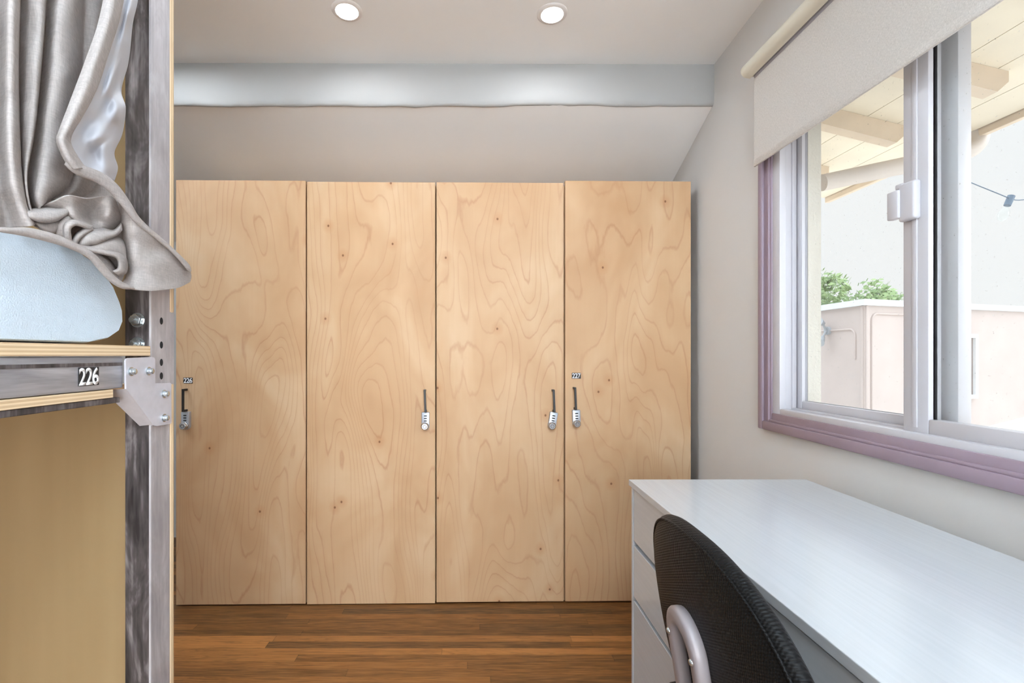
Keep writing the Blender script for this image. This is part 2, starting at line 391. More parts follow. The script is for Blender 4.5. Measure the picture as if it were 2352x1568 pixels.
def text_mesh(body, height, bold=0.018):
    cu = bpy.data.curves.new('txt', 'FONT'); cu.body = body; cu.size = 1.0; cu.offset = bold; cu.space_character = 0.92
    o = bpy.data.objects.new('txt', cu); COL.objects.link(o)
    dg = bpy.context.evaluated_depsgraph_get(); dg.update()
    me = bpy.data.meshes.new_from_object(o.evaluated_get(dg))
    bpy.data.objects.remove(o); bpy.data.curves.remove(cu)
    xs = [v.co.x for v in me.vertices]; ys = [v.co.y for v in me.vertices]
    cx, cy, wd, ht = (min(xs) + max(xs)) / 2, (min(ys) + max(ys)) / 2, max(xs) - min(xs), max(ys) - min(ys)
    return me, cx, cy, wd, ht
def digits(mb, body, ctr, width, height, ux, uy, un, depth=0.0006):
    me, cx, cy, wd, ht = text_mesh(body, height)
    b = bmesh.new(); b.from_mesh(me); bpy.data.meshes.remove(me)
    r = bmesh.ops.extrude_face_region(b, geom=b.faces[:])
    top = set(v for v in r['geom'] if isinstance(v, bmesh.types.BMVert))
    for v in b.verts:
        z = depth if v in top else 0.0
        v.co = Vector(ctr) + Vector(ux) * ((v.co.x - cx) * width / wd) + Vector(uy) * ((v.co.y - cy) * height / ht) + Vector(un) * z
    bmesh.ops.recalc_face_normals(b, faces=b.faces)
    return mb._merge(b)

# ================================================================== THE ROOM
RX, LX, YB, YF = 1.0, -2.75, 3.02, -1.75            # right wall, left wall, far wall, wall behind the camera
def struct(o, label, cat): return tag(o, label, cat, kind='structure')

struct(MB().box(LX - .1, RX, YF - .1, YB + .1, -0.06, 0.0).build('floor', M['floor']), 'dark brown narrow strip wood floor in front of the lockers', 'floor')
# upper ceiling, gently rising toward the camera
zc = lambda y: 2.312 + (2.10 - y) * 0.0475
struct(MB().prism([(LX - .1, 2.10, zc(2.10)), (LX - .1, YF - .1, zc(YF - .1)), (LX - .1, YF - .1, 2.75), (LX - .1, 2.10, 2.75)], (RX - LX + .1, 0, 0)).build('ceiling', M['ceil']),
       'painted ceiling with the two round downlights', 'ceiling')
# sloped ceiling beyond the beam
slope = (2.147 - 1.978) / (2.528 - 2.10)
zs = lambda y: 2.147 - (y - 2.10) * slope
struct(MB().prism([(LX - .1, 2.10, zs(2.10)), (LX - .1, 3.12, zs(3.12)), (LX - .1, 3.12, 2.75), (LX - .1, 2.10, 2.75)], (RX - LX + .1, 0, 0)).build('ceiling_slope', M['ceil']),
       'sloped ceiling falling away behind the plaster beam', 'ceiling')
# plaster beam with an uneven lower edge
LXB = LX
rows = []
from mathutils import noise as mnoise
prof = [(2.117, 2.36), (2.088, 2.36), (2.086, 2.30), (2.085, 2.24), (2.085, 2.19), (2.087, 2.165), (2.090, 2.152), (2.095, 2.1455), (2.101, 2.1440), (2.107, 2.1475), (2.112, 2.165)]
NX = 240
for i in range(NX + 1):
    x = LX + (RX - LX) * i / NX; k = i / NX; r = []
    amp = 0.006 * max(0, min(1, (0.92 - x) / .3))
    for j, (y, z) in enumerate(prof):
        wv = mnoise.noise((x * 3.1, 0.3, 1.7)) * 1.2 + mnoise.noise((x * 9, 2.3, .2)) * .5 + mnoise.noise((x * 33, z * 20, .2)) * .25
        f = max(0, (2.24 - z) / 0.1); f = min(1, f)
        r.append((x, y + amp * f * mnoise.noise((x * 14, z * 30, 5.0)) * 1.2 + 0.015 * (k - .8), z + amp * f * wv - 0.004 * f + 0.006 * (k - .5)))
    rows.append(r)
struct(MB().grid(rows).build('trim_1', M['beam'], smooth=50), 'uneven plaster beam across the ceiling above the lockers', 'beam')
struct(MB().box(LX - .1, LX, YF - .1, YB + .1, 0, 2.6).build('wall_left', M['wall']), 'white wall behind the bunk bed', 'wall')
struct(MB().box(LX, RX, YB, YB + .1, 0, 2.4).build('wall_back', M['wall']), 'far wall behind the lockers', 'wall')
struct(MB().box(LX, RX, YF - .1, YF, 0, 2.6).build('wall_front', M['wall']), 'wall behind the camera', 'wall')
# right wall with the window opening
WY0, WY1, WZ0, WZ1 = 0.60, 1.665, 0.905, 1.985
mb = MB()
mb.box(RX, 1.062, YF - .1, WY0, 0, 2.6).box(RX, 1.062, WY1, YB + .1, 0, 2.6).box(RX, 1.062, WY0, WY1, 0, WZ0).box(RX, 1.062, WY0, WY1, WZ1, 2.6)
struct(mb.build('wall_right', M['wall']), 'pale wall with the window above the desk', 'wall')
mb = MB()
a0, a1, b0, b1 = 0.63, 1.598, 0.925, 1.96
mb.box(1.064, 1.106, YF - .1, a0, -3, 2.6).box(1.064, 1.106, a1, 2.30, -3, 2.6).box(1.064, 1.106, a0, a1, -3, b0).box(1.064, 1.106, a0, a1, b1, 2.6)
struct(mb.build('wall_outside', M['stucco_out']), 'rough stucco outer face of the wall around the window', 'wall')

# ------------------------------------------------------------------ window
win = thing('window_1', 'white sliding window with mauve casing above the white desk', 'window', (RX, 1.13, WZ0), kind='structure')
mb = MB()
c0, c1, d0, d1 = WY0 - .066, WY1 + .066, 0.848, 2.037
def ring(mb, x0, x1, y0, y1, z0, z1, wl, wr, wb, wt, bev=0.0):
    """frame bars: wl at the low-Y side, wr at the high-Y side"""
    mb.box(x0, x1, y0, y0 + wl, z0, z1, bev).box(x0, x1, y1 - wr, y1, z0, z1, bev)
    mb.box(x0, x1, y0 + wl, y1 - wr, z0, z0 + wb, bev).box(x0, x1, y0 + wl, y1 - wr, z1 - wt, z1, bev)
ring(mb, 0.978, 1.004, c0, c1, d0, d1, .026, .026, .030, .026, 0.004)
ring(mb, 0.986, 1.004, c0 + .024, c1 - .024, d0 + .027, d1 - .024, .046, .044, .033, .030, 0.003)
ring(mb, 0.982, 1.004, c0 + .030, c1 - .046, d0 + .0295, d1 - .030, .012, .012, .009, .012, 0.003)
mb.build('casing', M['purple'], win, smooth=40)
mb = MB()
ring(mb, 0.990, 1.012, WY0, WY1, WZ0, WZ1, .040, .040, .020, .040, 0.003)
ring(mb, 1.008, 1.092, WY0 + .003, WY1 - .003, WZ0 + .001, WZ1 - .003, .034, .034, .017, .034, 0.002)
ring(mb, 1.030, 1.044, WY0 + .03, WY1 - .03, WZ0 + .012, WZ1 - .03, .012, .012, .012, .012, 0.001)
mb.build('frame', M['vinyl'], win, smooth=40)
fs = MB(); ring(fs, 1.046, 1.076, 1.083, 1.630, WZ0 + .015, WZ1 - .03, .045, .030, .033, .04, 0.003)
fso = fs.build('fixed_sash', M['vinyl'], win, smooth=40)
MB().box(1.059, 1.063, 1.126, 1.601, WZ0 + .046, WZ1 - .065).build('pane', M['glass'], fso)
g = MB(); ring(g, 1.057, 1.066, 1.124, 1.604, WZ0 + .044, WZ1 - .062, .005, .005, .004, .005); g.build('gasket', M['gasket'], fso)
ss = MB(); ring(ss, 1.006, 1.036, 0.632, 1.176, WZ0 + .016, WZ1 - .03, .05, .066, .036, .05, 0.003)
ss.box(1.0035, 1.010, 1.137, 1.150, WZ0 + .03, WZ1 - .08, 0.001)
sso = ss.build('sliding_sash', M['vinyl'], win, smooth=40)
MB().box(1.019, 1.023, 0.679, 1.113, WZ0 + .049, WZ1 - .077).build('pane', M['glass'], sso)
g = MB(); ring(g, 1.017, 1.026, 0.677, 1.115, WZ0 + .047, WZ1 - .075, .005, .005, .004, .005); g.build('gasket', M['gasket'], sso)
lt = MB()
lz = 1.455
lt.box(0.990, 1.008, 1.128, 1.172, lz - .046, lz + .042, 0.006, 3)
lt.box(0.984, 1.000, 1.165, 1.196, lz - .036, lz + .030, 0.003)
lt.box(0.990, 1.004, 1.160, 1.180, lz + .032, lz + .044, 0.003)
lt.build('latch', M['vinyl'], sso, smooth=40)

# ------------------------------------------------------------------ roller blind
rb = thing('roller_blind', 'off-white roller blind half lowered over the window', 'blind', (0.955, 1.13, 1.735))
y0, y1 = 0.50, 1.716
mb = MB()
cp = []
for k in range(13):
    a = PI * 0.5 + PI * k / 12 if False else 0
prf = [(0.998, 2.092)] + [(0.934 + 0.022 * math.cos(a), 2.070 + 0.022 * math.sin(a)) for a in [PI * (0.5 + k / 12) for k in range(13)]] + [(0.944, 2.046), (0.944, 2.052), (0.998, 2.056)]
mb.prism([(x, y0, z) for x, z in prf], (0, y1 - y0, 0))
mb.build('cassette', M['cassette'], rb, smooth=35)
MB().cyl((0.966, y0 + .01, 2.052), (0.966, y1 - .012, 2.052), 0.017).build('roller_tube', M['gasket'], rb, smooth=40)
fb = MB().box(0.9535, 0.9550, y0 + .015, y1 - .008, 1.752, 2.056).build('blind_fabric', M['blind'], rb)
MB().box(0.9505, 0.9575, y0 + .015, y1 - .008, 1.740, 1.764, 0.003).build('hem_bar', M['blind'], rb, smooth=40)

# ------------------------------------------------------------------ downlights
def downlight(x, y, label, group):
    z = zc(y); t = thing('recessed_downlight', label, 'ceiling light', (x, y, z), group=group)
    t.rotation_euler = (-math.atan(0.0475), 0, 0)
    ORG[t.name] = Vector((0, 0, 0))
    MB().lathe([(0.0375, 0.004), (0.0375, -0.003), (0.040, -0.0055), (0.050, -0.0050), (0.0545, -0.001), (0.0545, 0.004)], (0, 0, 0)).build('trim_ring', M['trim_lamp'], t, smooth=40)
    MB().lathe([(0.0, -0.002), (0.0373, -0.002), (0.0373, 0.002), (0, 0.002)], (0, 0, 0)).build('diffuser', M['lamp'], t)
    L = bpy.data.lights.new('downlight_lamp', 'AREA'); L.shape = 'DISK'; L.size = 0.072; L.energy = LAMP_W; L.color = LAMP_COL
    o = bpy.data.objects.new('downlight_lamp', L); COL.objects.link(o); o.parent = t; o.location = (0, 0, -0.0026)
    return t
downlight(-0.4545, 1.784, 'lit round recessed ceiling light nearer the bunk bed', 'ceiling downlights')
downlight(-1.19, 1.784, 'added unseen fill downlight hidden behind the bunk bed post', 'ceiling downlights')  # unseen, added to brighten the left of the room
downlight(-1.92, 1.784, 'added unseen fill downlight left of the bunk bed', 'ceiling downlights')  # also an added, unseen fill light
downlight(0.2790, 1.80, 'lit round recessed ceiling light nearer the window', 'ceiling downlights')
for x in (-0.45, 0.28):
    for y in (-0.35,): downlight(x, y, 'added unseen fill downlight behind the camera', 'added fill downlights out of frame')  # unseen pair added as fill from behind the camera

t = thing('fill_wall_panel', 'added unseen fill light panel on the wall behind the camera', 'fill light', (0.15, YF, 1.0), local=True)  # unseen panel, added for frontal fill on the lockers
MB().box(-.8, .8, .0, .04, -.6, .6, .004).build('housing', M['trim_lamp'], t)
MB().box(-.77, .77, .039, .042, -.57, .57).build('diffuser', M['lamp'], t)
L = bpy.data.lights.new('fill_lamp', 'AREA'); L.shape = 'RECTANGLE'; L.size = 1.54; L.size_y = 1.14; L.energy = WALL_W; L.color = (0.67, 0.86, 1.0)
o = bpy.data.objects.new('fill_lamp', L); COL.objects.link(o); o.parent = t; o.location = (0, .044, 0); o.rotation_euler = (PI / 2, 0, PI)
# added unseen fill lamps: hanging panels behind the camera and left of the lockers
for x, y, en in ((-0.20, -0.95, PANEL_UP), (0.50, -0.95, PANEL_UP), (-1.95, 1.25, SIDE_UP)):
    t = thing('fill_pendant_panel', 'added unseen hanging fill light panel behind the camera' if y < 0 else 'added unseen hanging fill light panel left of the lockers', 'pendant lamp', (x, y, 2.25), group='added fill lights out of frame', local=True)
    MB().box(-.31, .31, -.31, .31, .004, .040, .004).build('housing', M['trim_lamp'], t)
    MB().box(-.29, .29, -.29, .29, .0395, .043).build('diffuser', M['lamp'], t)
    MB().cyl((0, 0, .04), (0, 0, zc(y) - 2.25), .003, n=8).build('cord', M['dark_plastic'], t)
    for zz, rx in ((.045, PI),) if y < 0 else ((.045, PI), (-.001, 0)):
        en = en if rx else SIDE_DOWN
        L = bpy.data.lights.new('fill_lamp', 'AREA'); L.shape = 'SQUARE'; L.size = 0.58; L.energy = en; L.color = (0.56, 0.79, 1.0)
        o = bpy.data.objects.new('fill_lamp', L); COL.objects.link(o); o.parent = t; o.location = (0, 0, zz); o.rotation_euler = (rx, 0, 0)

# ------------------------------------------------------------------ lockers
YAW = math.atan2(2.231 - 2.192, 0.964 + 1.311)
P0 = Vector((-1.311, 2.192, 0)); DX = Vector((math.cos(YAW), math.sin(YAW), 0))
edges_px = [402.5, 703.5, 1001, 1296, 1587]
# distance along the row for each pixel edge
def along(px):
    k = (px - CX) / FPX   # X = k*Y ; P0.x + s cx = k (P0.y + s sy)
    return (k * P0.y - P0.x) / (DX.x - k * DX.y)
S = [along(p) for p in edges_px]
LABELS = ['tall birch plywood locker numbered 226 beside the bunk bed post', 'tall birch plywood locker with no number, right next to the one numbered 226',
          'tall birch plywood locker with no number, left of the one numbered 227', 'tall birch plywood locker numbered 227 nearest the desk']
ZB = [(0.006, 1.866), (0.004, 1.862), (0.008, 1.863), (0.010, 1.871)]
HND = [(429, 893, 2), (976.5, 895, 2), (1269, 895, 2), (1317, 889, 2)]
LCK = [(427, 0), (977.5, 0), (1272.5, 9), (1322.5, -2)]
NUM = [('226', 432, 873.5), None, None, ('227', 1323, 862.5)]
for i in range(4):
    s0, s1 = S[i], S[i + 1]; W = s1 - s0; z0, z1 = ZB[i]
    loc = P0 + DX * ((s0 + s1) / 2)
    t = thing('wooden_locker', LABELS[i], 'locker', loc, YAW, 'row of wooden lockers', local=True)
    g = 0.0031
    yo = [0, 0.0, 0, -0.006][i]
    MB().box(-W / 2 + g, W / 2 - g, yo, yo + 0.018, z0, z1, 0.0012).build('door', M['birch'], t)
    bx = MB(); dep = 0.55; e = 0.0018
    bx.box(-W / 2 + e, -W / 2 + .019, .028, dep, 0, 1.858).box(W / 2 - .019, W / 2 - e, .028, dep, 0, 1.858).box(-W / 2 + .019, W / 2 - .019, .022, dep, 1.838, 1.858)
    bx.box(-W / 2 + .019, W / 2 - .019, .022, dep, 0.05, 0.07).box(-W / 2 + .019, W / 2 - .019, dep - .008, dep, 0.0, 1.838).box(-W / 2 + .019, W / 2 - .019, .06, .075, 0.0, 0.05)
    bx.build('body', M['birch'], t)
    def loc_x(px, d): # local x on the door face offset d in front
        k = (px - CX) / FPX; n = Vector((-DX.y, DX.x, 0)); q = P0 - n * d
        return (k * q.y - q.x) / (DX.x - k * DX.y) - (s0 + s1) / 2
    D = loc.y
    hz = lambda py, d=0.03: EYE - (py - CY) * (D - d) / FPX
    hx = loc_x(HND[i][0], 0.0); ht = hz(HND[i][1]); hb = ht - 0.099
    h = MB(); q = yo
    tilt = 0.004 if i > 0 else 0.0
    h.prism([(hx - .0045, q - .033, ht), (hx + .0045, q - .033, ht), (hx + .0045 + tilt, q - .033, hb), (hx - .0045 + tilt, q - .033, hb)], (0, .008, 0), 0.001)
    h.box(hx - .0045, hx + .0045, q - .030, q, ht - .009, ht, 0.0008).box(hx - .0045 + tilt, hx + .0045 + tilt, q - .030, q, hb, hb + .009, 0.0008)
    h.build('handle', M['black'], t)
    # combination lock
    lx = loc_x(LCK[i][0], 0.012); top = hb - .001; R = Matrix.Translation((lx, q, top)) @ Matrix.Rotation(math.radians(LCK[i][1]), 4, 'Y')
    bm_ = MB(); outl = [(-.017, -.002), (-.015, 0), (.015, 0), (.017, -.002)] + [(.017 * math.cos(a), -.062 + .017 * math.sin(a)) for a in [-PI * k / 12 for k in range(13)]]
    bm_.prism([(x, 0, z) for x, z in outl], (0, -.020, 0), 0.0015)
    bmesh.ops.transform(bm_.bm, matrix=R, verts=bm_.bm.verts)
    lk = bm_.build('combination_lock', M['lock'], t, smooth=40)
    for k in range(3):
        d = MB().box(-.0065, .0065, -.0212, -.0195, -.018 - .011 * k, -.0125 - .011 * k, 0.0006)
        bmesh.ops.transform(d.bm, matrix=R, verts=d.bm.verts); d.build('dial', M['dial'], lk)
    kn = MB().lathe([(0.0, .0365), (.0055, .0365), (.0065, .034), (.0075, .034), (.0085, .0375), (.0125, .0375), (.0150, .035), (.0155, .030), (.0175, .028), (.0175, .0195)], (-.002, 0, -.060), '-Y')
    bmesh.ops.transform(kn.bm, matrix=R, verts=kn.bm.verts); kn.build('knob', M['knob'], lk, smooth=40)
    if NUM[i]:
        s_, px, py = NUM[i]; nx = loc_x(px, 0); nz = hz(py, 0)
        np_ = MB().box(nx - .0200, nx + .0200, q - .0012, q, nz - .0128, nz + .0128, 0.0).build('number_plate', M['numbg'], t)
        digits(MB(), s_, (nx, q - .0012, nz), .0372, .0222, (1, 0, 0), (0, 0, 1), (0, -1, 0)).build('digits', M['num'], np_)

# ------------------------------------------------------------------ desk
dk = thing('desk', 'white desk with drawers under the window', 'desk', (0.69, 0.70, 0))
X0, X1, Y0, Y1, TZ = 0.434, 0.934, -0.01, 1.41, 0.75
MB().box(X0, X1, Y0, Y1, TZ - .0165, TZ, 0.0012).build('desktop', M['desk'], dk)
dz = TZ - .0168
MB().box(X0 + .006, X1 - .01, Y1 - .018, Y1 - .006, 0, dz, 0.0008).build('side_panel', M['desk'], dk)
MB().box(X0 + .030, X1 - .01, 1.046, 1.058, 0, dz, 0.0008).build('side_panel', M['desk'], dk)
MB().box(X0 + .006, X1 - .01, Y0 + .006, Y0 + .018, 0, dz, 0.0008).build('side_panel', M['desk'], dk)
MB().box(X1 - .026, X1 - .012, Y0 + .018, 1.046, 0.36, dz, 0.0008).build('back_panel', M['desk'], dk)
MB().box(X1 - .026, X1 - .012, 1.058, Y1 - .018, 0.03, dz, 0.0008).build('back_panel', M['desk'], dk)
MB().box(X0 + .007, X0 + .023, Y0 + .019, 1.0455, dz - .075, dz - .0065, 0.001).build('apron', M['desk'], dk)
for za, zb in ((0.585, dz - .004), (0.430, 0.571), (0.075, 0.419)):
    dr = MB().box(X0 + .008, X0 + .024, 1.0590, Y1 - .0195, za, zb, 0.0010).build('drawer', M['desk'], dk)
    MB().box(X0 + .0245, X1 - .04, 1.075, Y1 - .034, za + .012, zb - .022).build('drawer_box', M['desk'], dr)

# ------------------------------------------------------------------ office chair
ch = thing('office_chair', 'black mesh-backed office chair pushed up to the white desk', 'chair', (0.58, 0.745, 0))
YC, ZC, HW, HH = 0.745, 0.640, 0.238, 0.203
def back_x(y, z): return 0.357 + 0.020 * ((y - YC) / HW) ** 2 - 0.16 * (z - ZC) + 0.0
def outline(a):
    c, s_ = math.cos(a), math.sin(a)
    p = 2 / 2.35
    y = HW * math.copysign(abs(c) ** p, c); z = HH * math.copysign(abs(s_) ** p, s_)
    if s_ < 0: y *= 1 - 0.12 * abs(s_)
    return y, z
rows = []; NA = 96
RR = [0.0, .2, .4, .6, .75, .86, .93, .97, .992, 1.0]
def padring(r, sign):
    out = []; th = 0.027 * math.sqrt(max(0, 1 - r ** 5)) + 0.0015
    for k in range(NA):
        y, z = outline(2 * PI * k / NA); y, z = YC + y * max(r, .01), ZC + z * max(r, .01)
        out.append((back_x(y, z) + sign * th, y, z))
    return out
rows = [padring(r, -1) for r in RR] + [padring(r, 1) for r in reversed(RR)]
bk = MB().grid(rows, close_u=True).build('backrest', M['mesh'], ch, smooth=0, weld=True)
# seam piping on the back rest rim
pts = []
for k in range(NA + 1):
    y, z = outline(2 * PI * k / NA); y, z = YC + y * .965, ZC + z * .965
    pts.append((back_x(y, z) - 0.0135, y, z))
MB().tube(pts, 0.0022, 6, caps=False).build('piping', M['mesh'], bk, smooth=0)
# grey bracket: upside-down U behind the back rest
def flatbar(path, hw, hx):
    rows = []
    for i, p in enumerate(path):
        p = Vector(p); t = (Vector(path[min(i + 1, len(path) - 1)]) - Vector(path[max(i - 1, 0)])).normalized()
        nrm = t.cross(Vector((1, 0, 0))).normalized(); r = []
        for k in range(16):
            a = 2 * PI * k / 16; c, s_ = math.cos(a), math.sin(a)
            r.append(p + nrm * hw * math.copysign(abs(c) ** .6, c) + Vector((1, 0, 0)) * hx * math.copysign(abs(s_) ** .6, s_))
        rows.append(r)
    return MB().grid(rows, close_u=True)
path = []
HB = 0.041; zt = 0.668
bx_ = lambda z: 0.357 - 0.16 * (z - ZC) - 0.037
for k in range(9): z = 0.44 + (zt - 0.44) * k / 9; path.append((bx_(z), YC + HB, z))
for k in range(17):
    a = PI * k / 16; z = zt + HB * math.sin(a); path.append((bx_(z), YC + HB * math.cos(a), z))
for k in range(9): z = zt - (zt - 0.44) * (k + 1) / 9; path.append((bx_(z), YC - HB, z))
br = flatbar(path, 0.0135, 0.011).build('back_bracket', M['grey_plastic'], ch, smooth=0)
for y in (YC + HB, YC - HB):
    z = 0.668; MB().lathe([(0, .004), (.0035, .0035), (.0058, .001), (.0058, -.002)], (0, 0, 0), 'X').bm.free()
    sc_ = MB().lathe([(0, -.0145), (.0030, -.0140), (.0050, -.0115), (.0050, -.008)], (bx_(z), y, z), 'X'); sc_.build('screw', M['zinc'], br, smooth=0)
MB().box(0.30, 0.36, YC - .055, YC + .055, 0.405, 0.447, 0.012, 3).build('lower_bracket', M['grey_plastic'], ch, smooth=40)
MB().box(0.33, 0.66, YC - .05, YC + .05, 0.385, 0.410, 0.006).build('seat_mechanism', M['dark_plastic'], ch, smooth=40)
MB().box(0.36, 0.82, YC - .235, YC + .235, 0.411, 0.475, 0.028, 5).build('seat', M['mesh'], ch, smooth=50)
MB().cyl((.58, YC, .10), (.58, YC, .384), 0.025).cyl((.58, YC, .06), (.58, YC, .20), 0.032).build('gas_lift', M['dark_plastic'], ch, smooth=40)
for k in range(5):
    a = 2 * PI * k / 5 + .3; d = Vector((math.cos(a), math.sin(a), 0)); o = Vector((.58, YC, 0))
    lg = MB().tube([o + d * .02 + Vector((0, 0, .10)), o + d * .16 + Vector((0, 0, .092)), o + d * .250 + Vector((0, 0, .078))], [.026, .021, .016], 12).build('base_arm', M['dark_plastic'], ch, smooth=40)
    sd = d.cross(Vector((0, 0, 1))); c = o + d * .240 + Vector((0, 0, .028))
    MB().cyl(c - sd * .024, c - sd * .006, .028, bev=.003).cyl(c + sd * .006, c + sd * .024, .028, bev=.003).cyl(c + Vector((0, 0, .004)), c + Vector((0, 0, .05)), .0055).cyl(c - sd * .012, c + sd * .012, .008).build('caster', M['dark_plastic'], lg, smooth=40)

# ------------------------------------------------------------------ bunk bed
BX = -0.55
bed = thing('bunk_bed', 'raw steel and plywood bunk bed with the number 226 on its rail', 'bed', (-1.0, 0.0, 0))
yA, yB_ = 0.851, 0.9034
# corner post: two flanges of an angle, in shaded and lit steel tones
pm = MB().box(-0.594, BX - .003, yA, yA + .004, 0, 2.28, 0.0006)
pm.build('post_flange', M['steel_dark'], bed)
pm = MB().box(BX - .004, BX, yA, yB_, 0, 2.28, 0.0006); post = pm.build('post_flange', M['steel'], bed)
for py in (737, 792, 832, 863):
    p = onx(370.5, py, BX); hp = []
    MB().prism([(BX + .0004, p.y + .0042 * math.cos(2 * PI * k / 16), p.z + .0062 * math.sin(2 * PI * k / 16)) for k in range(16)], (-.0008, 0, 0)).build('bolt_hole', M['hole'], post)
MB().box(-0.585, BX - .001, yB_ + .0005, yB_ + .0145, 1.035, 1.20, 0.0005).build('rear_angle', M['steel'], bed)
MB().box(-1.42, BX, yB_ + .0005, yB_ + .0145, 1.1765, 2.28, 0.003).build('upper_end_panel', M['ply_end'], bed, smooth=40)
MB().box(-1.42, -0.592, yB_ - .004, yB_, 1.116, 2.28).build('upper_end_lining', M['panel'], bed)
MB().box(-1.42, -0.592, yB_ - .004, yB_, 0.0, 1.02).build('lower_end_lining', M['panel'], bed)
MB().box(-1.42, BX, yB_ + .0005, yB_ + .0145, 0.0, 1.048, 0.003).build('lower_end_panel', M['ply_end'], bed, smooth=40)
# nuts with studs on the inner flange
for py in (735, 790.5):
    p = at(316.5, py, yA); R_ = 0.0098
    n = MB().prism([(p.x + R_ * math.cos(PI * k / 3 + .3), yA, p.z + R_ * math.sin(PI * k / 3 + .3)) for k in range(6)], (0, -.009, 0), .0006)
    n.cyl((p.x, yA - .009, p.z), (p.x, yA - .017, p.z), .0050, .0042, 16).lathe([(.0125, 0), (.0125, .0014), (.009, .0016)], (p.x, yA, p.z), '-Y', 24)
    n.build('nut', M['zinc'], bed, smooth=30)
# side rail, plywood deck and under-strip
ye = 0.7845
rl = MB().box(BX - .030, BX - .0005, -1.12, ye, 1.0485, 1.0975, 0.0025)
rail = rl.build('side_rail', M['steel_rail'], bed, smooth=40)
st_ = MB().box(BX - .0005, BX, -1.12, ye - .002, 1.0835, 1.0885).build('dark_rail_band', M['steel_dark'], rail)  # narrow darker strip along the upper part of the rail
MB().box(-1.42, BX + .001, -1.12, 0.8485, 1.0985, 1.1150, 0.001).build('mattress_deck', M['ply'], bed)
MB().box(-0.62, BX - .001, -1.12, 0.764, 1.0350, 1.0475, 0.001).build('lower_ply_strip', M['ply'], bed)
MB().box(-0.63, BX - .003, -1.12, 0.781, 1.0260, 1.0345, 0.001).build('lower_steel_strip', M['steel_dark'], bed)
a, b = onx(180, 843, BX), onx(226.5, 885, BX); ny, nz = (a.y + b.y) / 2, 1.0695
nwy, nwz = abs(b.y - a.y), 0.0262
npb = MB().box(BX - .0005, BX + .0004, ny - nwy / 2, ny + nwy / 2, nz - nwz / 2, nz + nwz / 2).build('number_plate', M['numbg'], rail)
digits(MB(), '226', (BX + .0004, ny, nz), nwy * .97, nwz * .95, (0, 1, 0), (0, 0, 1), (1, 0, 0)).build('digits', M['num'], npb)
# gusset plate with a folded lower lip
GX = BX + .0012
ol = [(285, 829), (287, 824), (292, 822), (345, 819.5), (351, 821), (353, 826), (353, 880), (387, 878.5), (390, 881), (390.5, 970), (388, 973), (358, 978), (349, 976), (286, 893)]
gp = MB().prism([onx(x, y, GX) for x, y in ol], (.0028, 0, 0))
l0, l1 = onx(286, 893, GX), onx(349, 976, GX)
gp.prism([l0, l1, l1 + Vector((-.020, 0, -.002)), l0 + Vector((-.034, 0, -.002))], (0, .0018, -.0018))
gus = gp.build('gusset_plate', M['bracket'], bed)
for px, py in ((301, 853), (341, 852), (376.5, 904), (376.5, 959.5)):
    p = onx(px, py, GX + .0028)
    bt = MB().lathe([(0, .0085), (.0030, .0085), (.0045, .0075), (.0052, .005), (.0052, .0015), (.0072, .0012), (.0072, 0)], p, 'X', 20)
    bt.build('bolt', M['zinc'], gus, smooth=40)
MB().box(-1.42, BX - .003, -1.12, yA - .001, 2.285, 2.30, .001).build('shade_canopy', M['ply'], bed)  # unseen board added to keep ceiling light out of the bunk
MB().cyl((BX - .012, -1.07, 2.262), (BX - .012, yA - .002, 2.262), .010).build('curtain_rod', M['zinc'], bed, smooth=40)
MB().box(-1.435, -1.421, -1.12, yA + .06, 1.03, 2.284, .001).build('shade_side_panel', M['ply'], bed)  # unseen panel added to darken the inside of the bunk
MB().box(-1.42, BX - .003, -1.135, -1.121, 1.03, 2.284, .001).build('shade_head_panel', M['ply'], bed)  # added unseen, closes the near end against light
# rest of the frame (far posts, lower bunk, top rail)
for x, y in ((-1.42, yA), (-1.42, -1.12), (-0.594, -1.12)):
    MB().box(x, x + .044, y, y + .044, 0, 2.28, .002).build('post', M['steel_dark'], bed)
MB().box(BX - .060, BX - .027, -1.076, yA - .001, 2.24, 2.275, .002).build('top_rail', M['steel'], bed)
MB().box(BX - .035, BX - .003, -1.076, yA - .001, 0.30, 0.35, .002).build('lower_rail', M['steel_rail'], bed)
MB().box(-1.375, BX - .04, -1.07, yA - .01, 0.351, 0.366, .001).build('lower_deck', M['ply'], bed)

# mattress: rounded ends
def rbox(x0, x1, y0, y1, z0, z1, r, seg=8):
    m = MB(); m.box(x0, x1, y0, y1, z0, z1, r, seg); return m
mt = MB()
def mat_prof():
    e = [(-1.10, 1.1165), (-1.10, 1.2470), (0.45, 1.250)]
    for px, py in ((0, 522), (70, 537), (140, 559), (185, 577), (217, 599), (243, 629), (262, 656), (276, 690), (282, 718), (283, 742), (275, 762), (252, 778), (205, 788.5)):
        p = onx(px, py, -.556); e.append((p.y, max(p.z, 1.1155)))
    return e
pr = mat_prof()
mrows = []
cc = Vector((0, 0.2, 1.18))
for dx, sc in ((-1.40, .95), (-1.385, 1.0), (-1.0, 1.0), (-0.60, 1.0), (-0.566, .995), (-0.559, .985), (-0.5555, .96), (-0.555, .8), (-0.555, .4), (-0.555, .05)):
    k = []
    for y, z in pr: 
        ins = (1 - sc) * .11 if sc > .9 else None
        if ins is not None:
            yy = y - ins * (1 if y > 0.2 else -1) * .6; zz = z + ins * (1 if z < 1.18 else -1) * .6
        else:
            yy = cc.y + (y - cc.y) * sc; zz = cc.z + (z - cc.z) * sc
        k.append((dx, yy, zz))
    mrows.append(k)
m_ = MB().grid(mrows, close_u=True)
m_.prism([(-1.40, y, z) for y, z in [(p[1], p[2]) for p in mrows[0]]], (-.001, 0, 0))
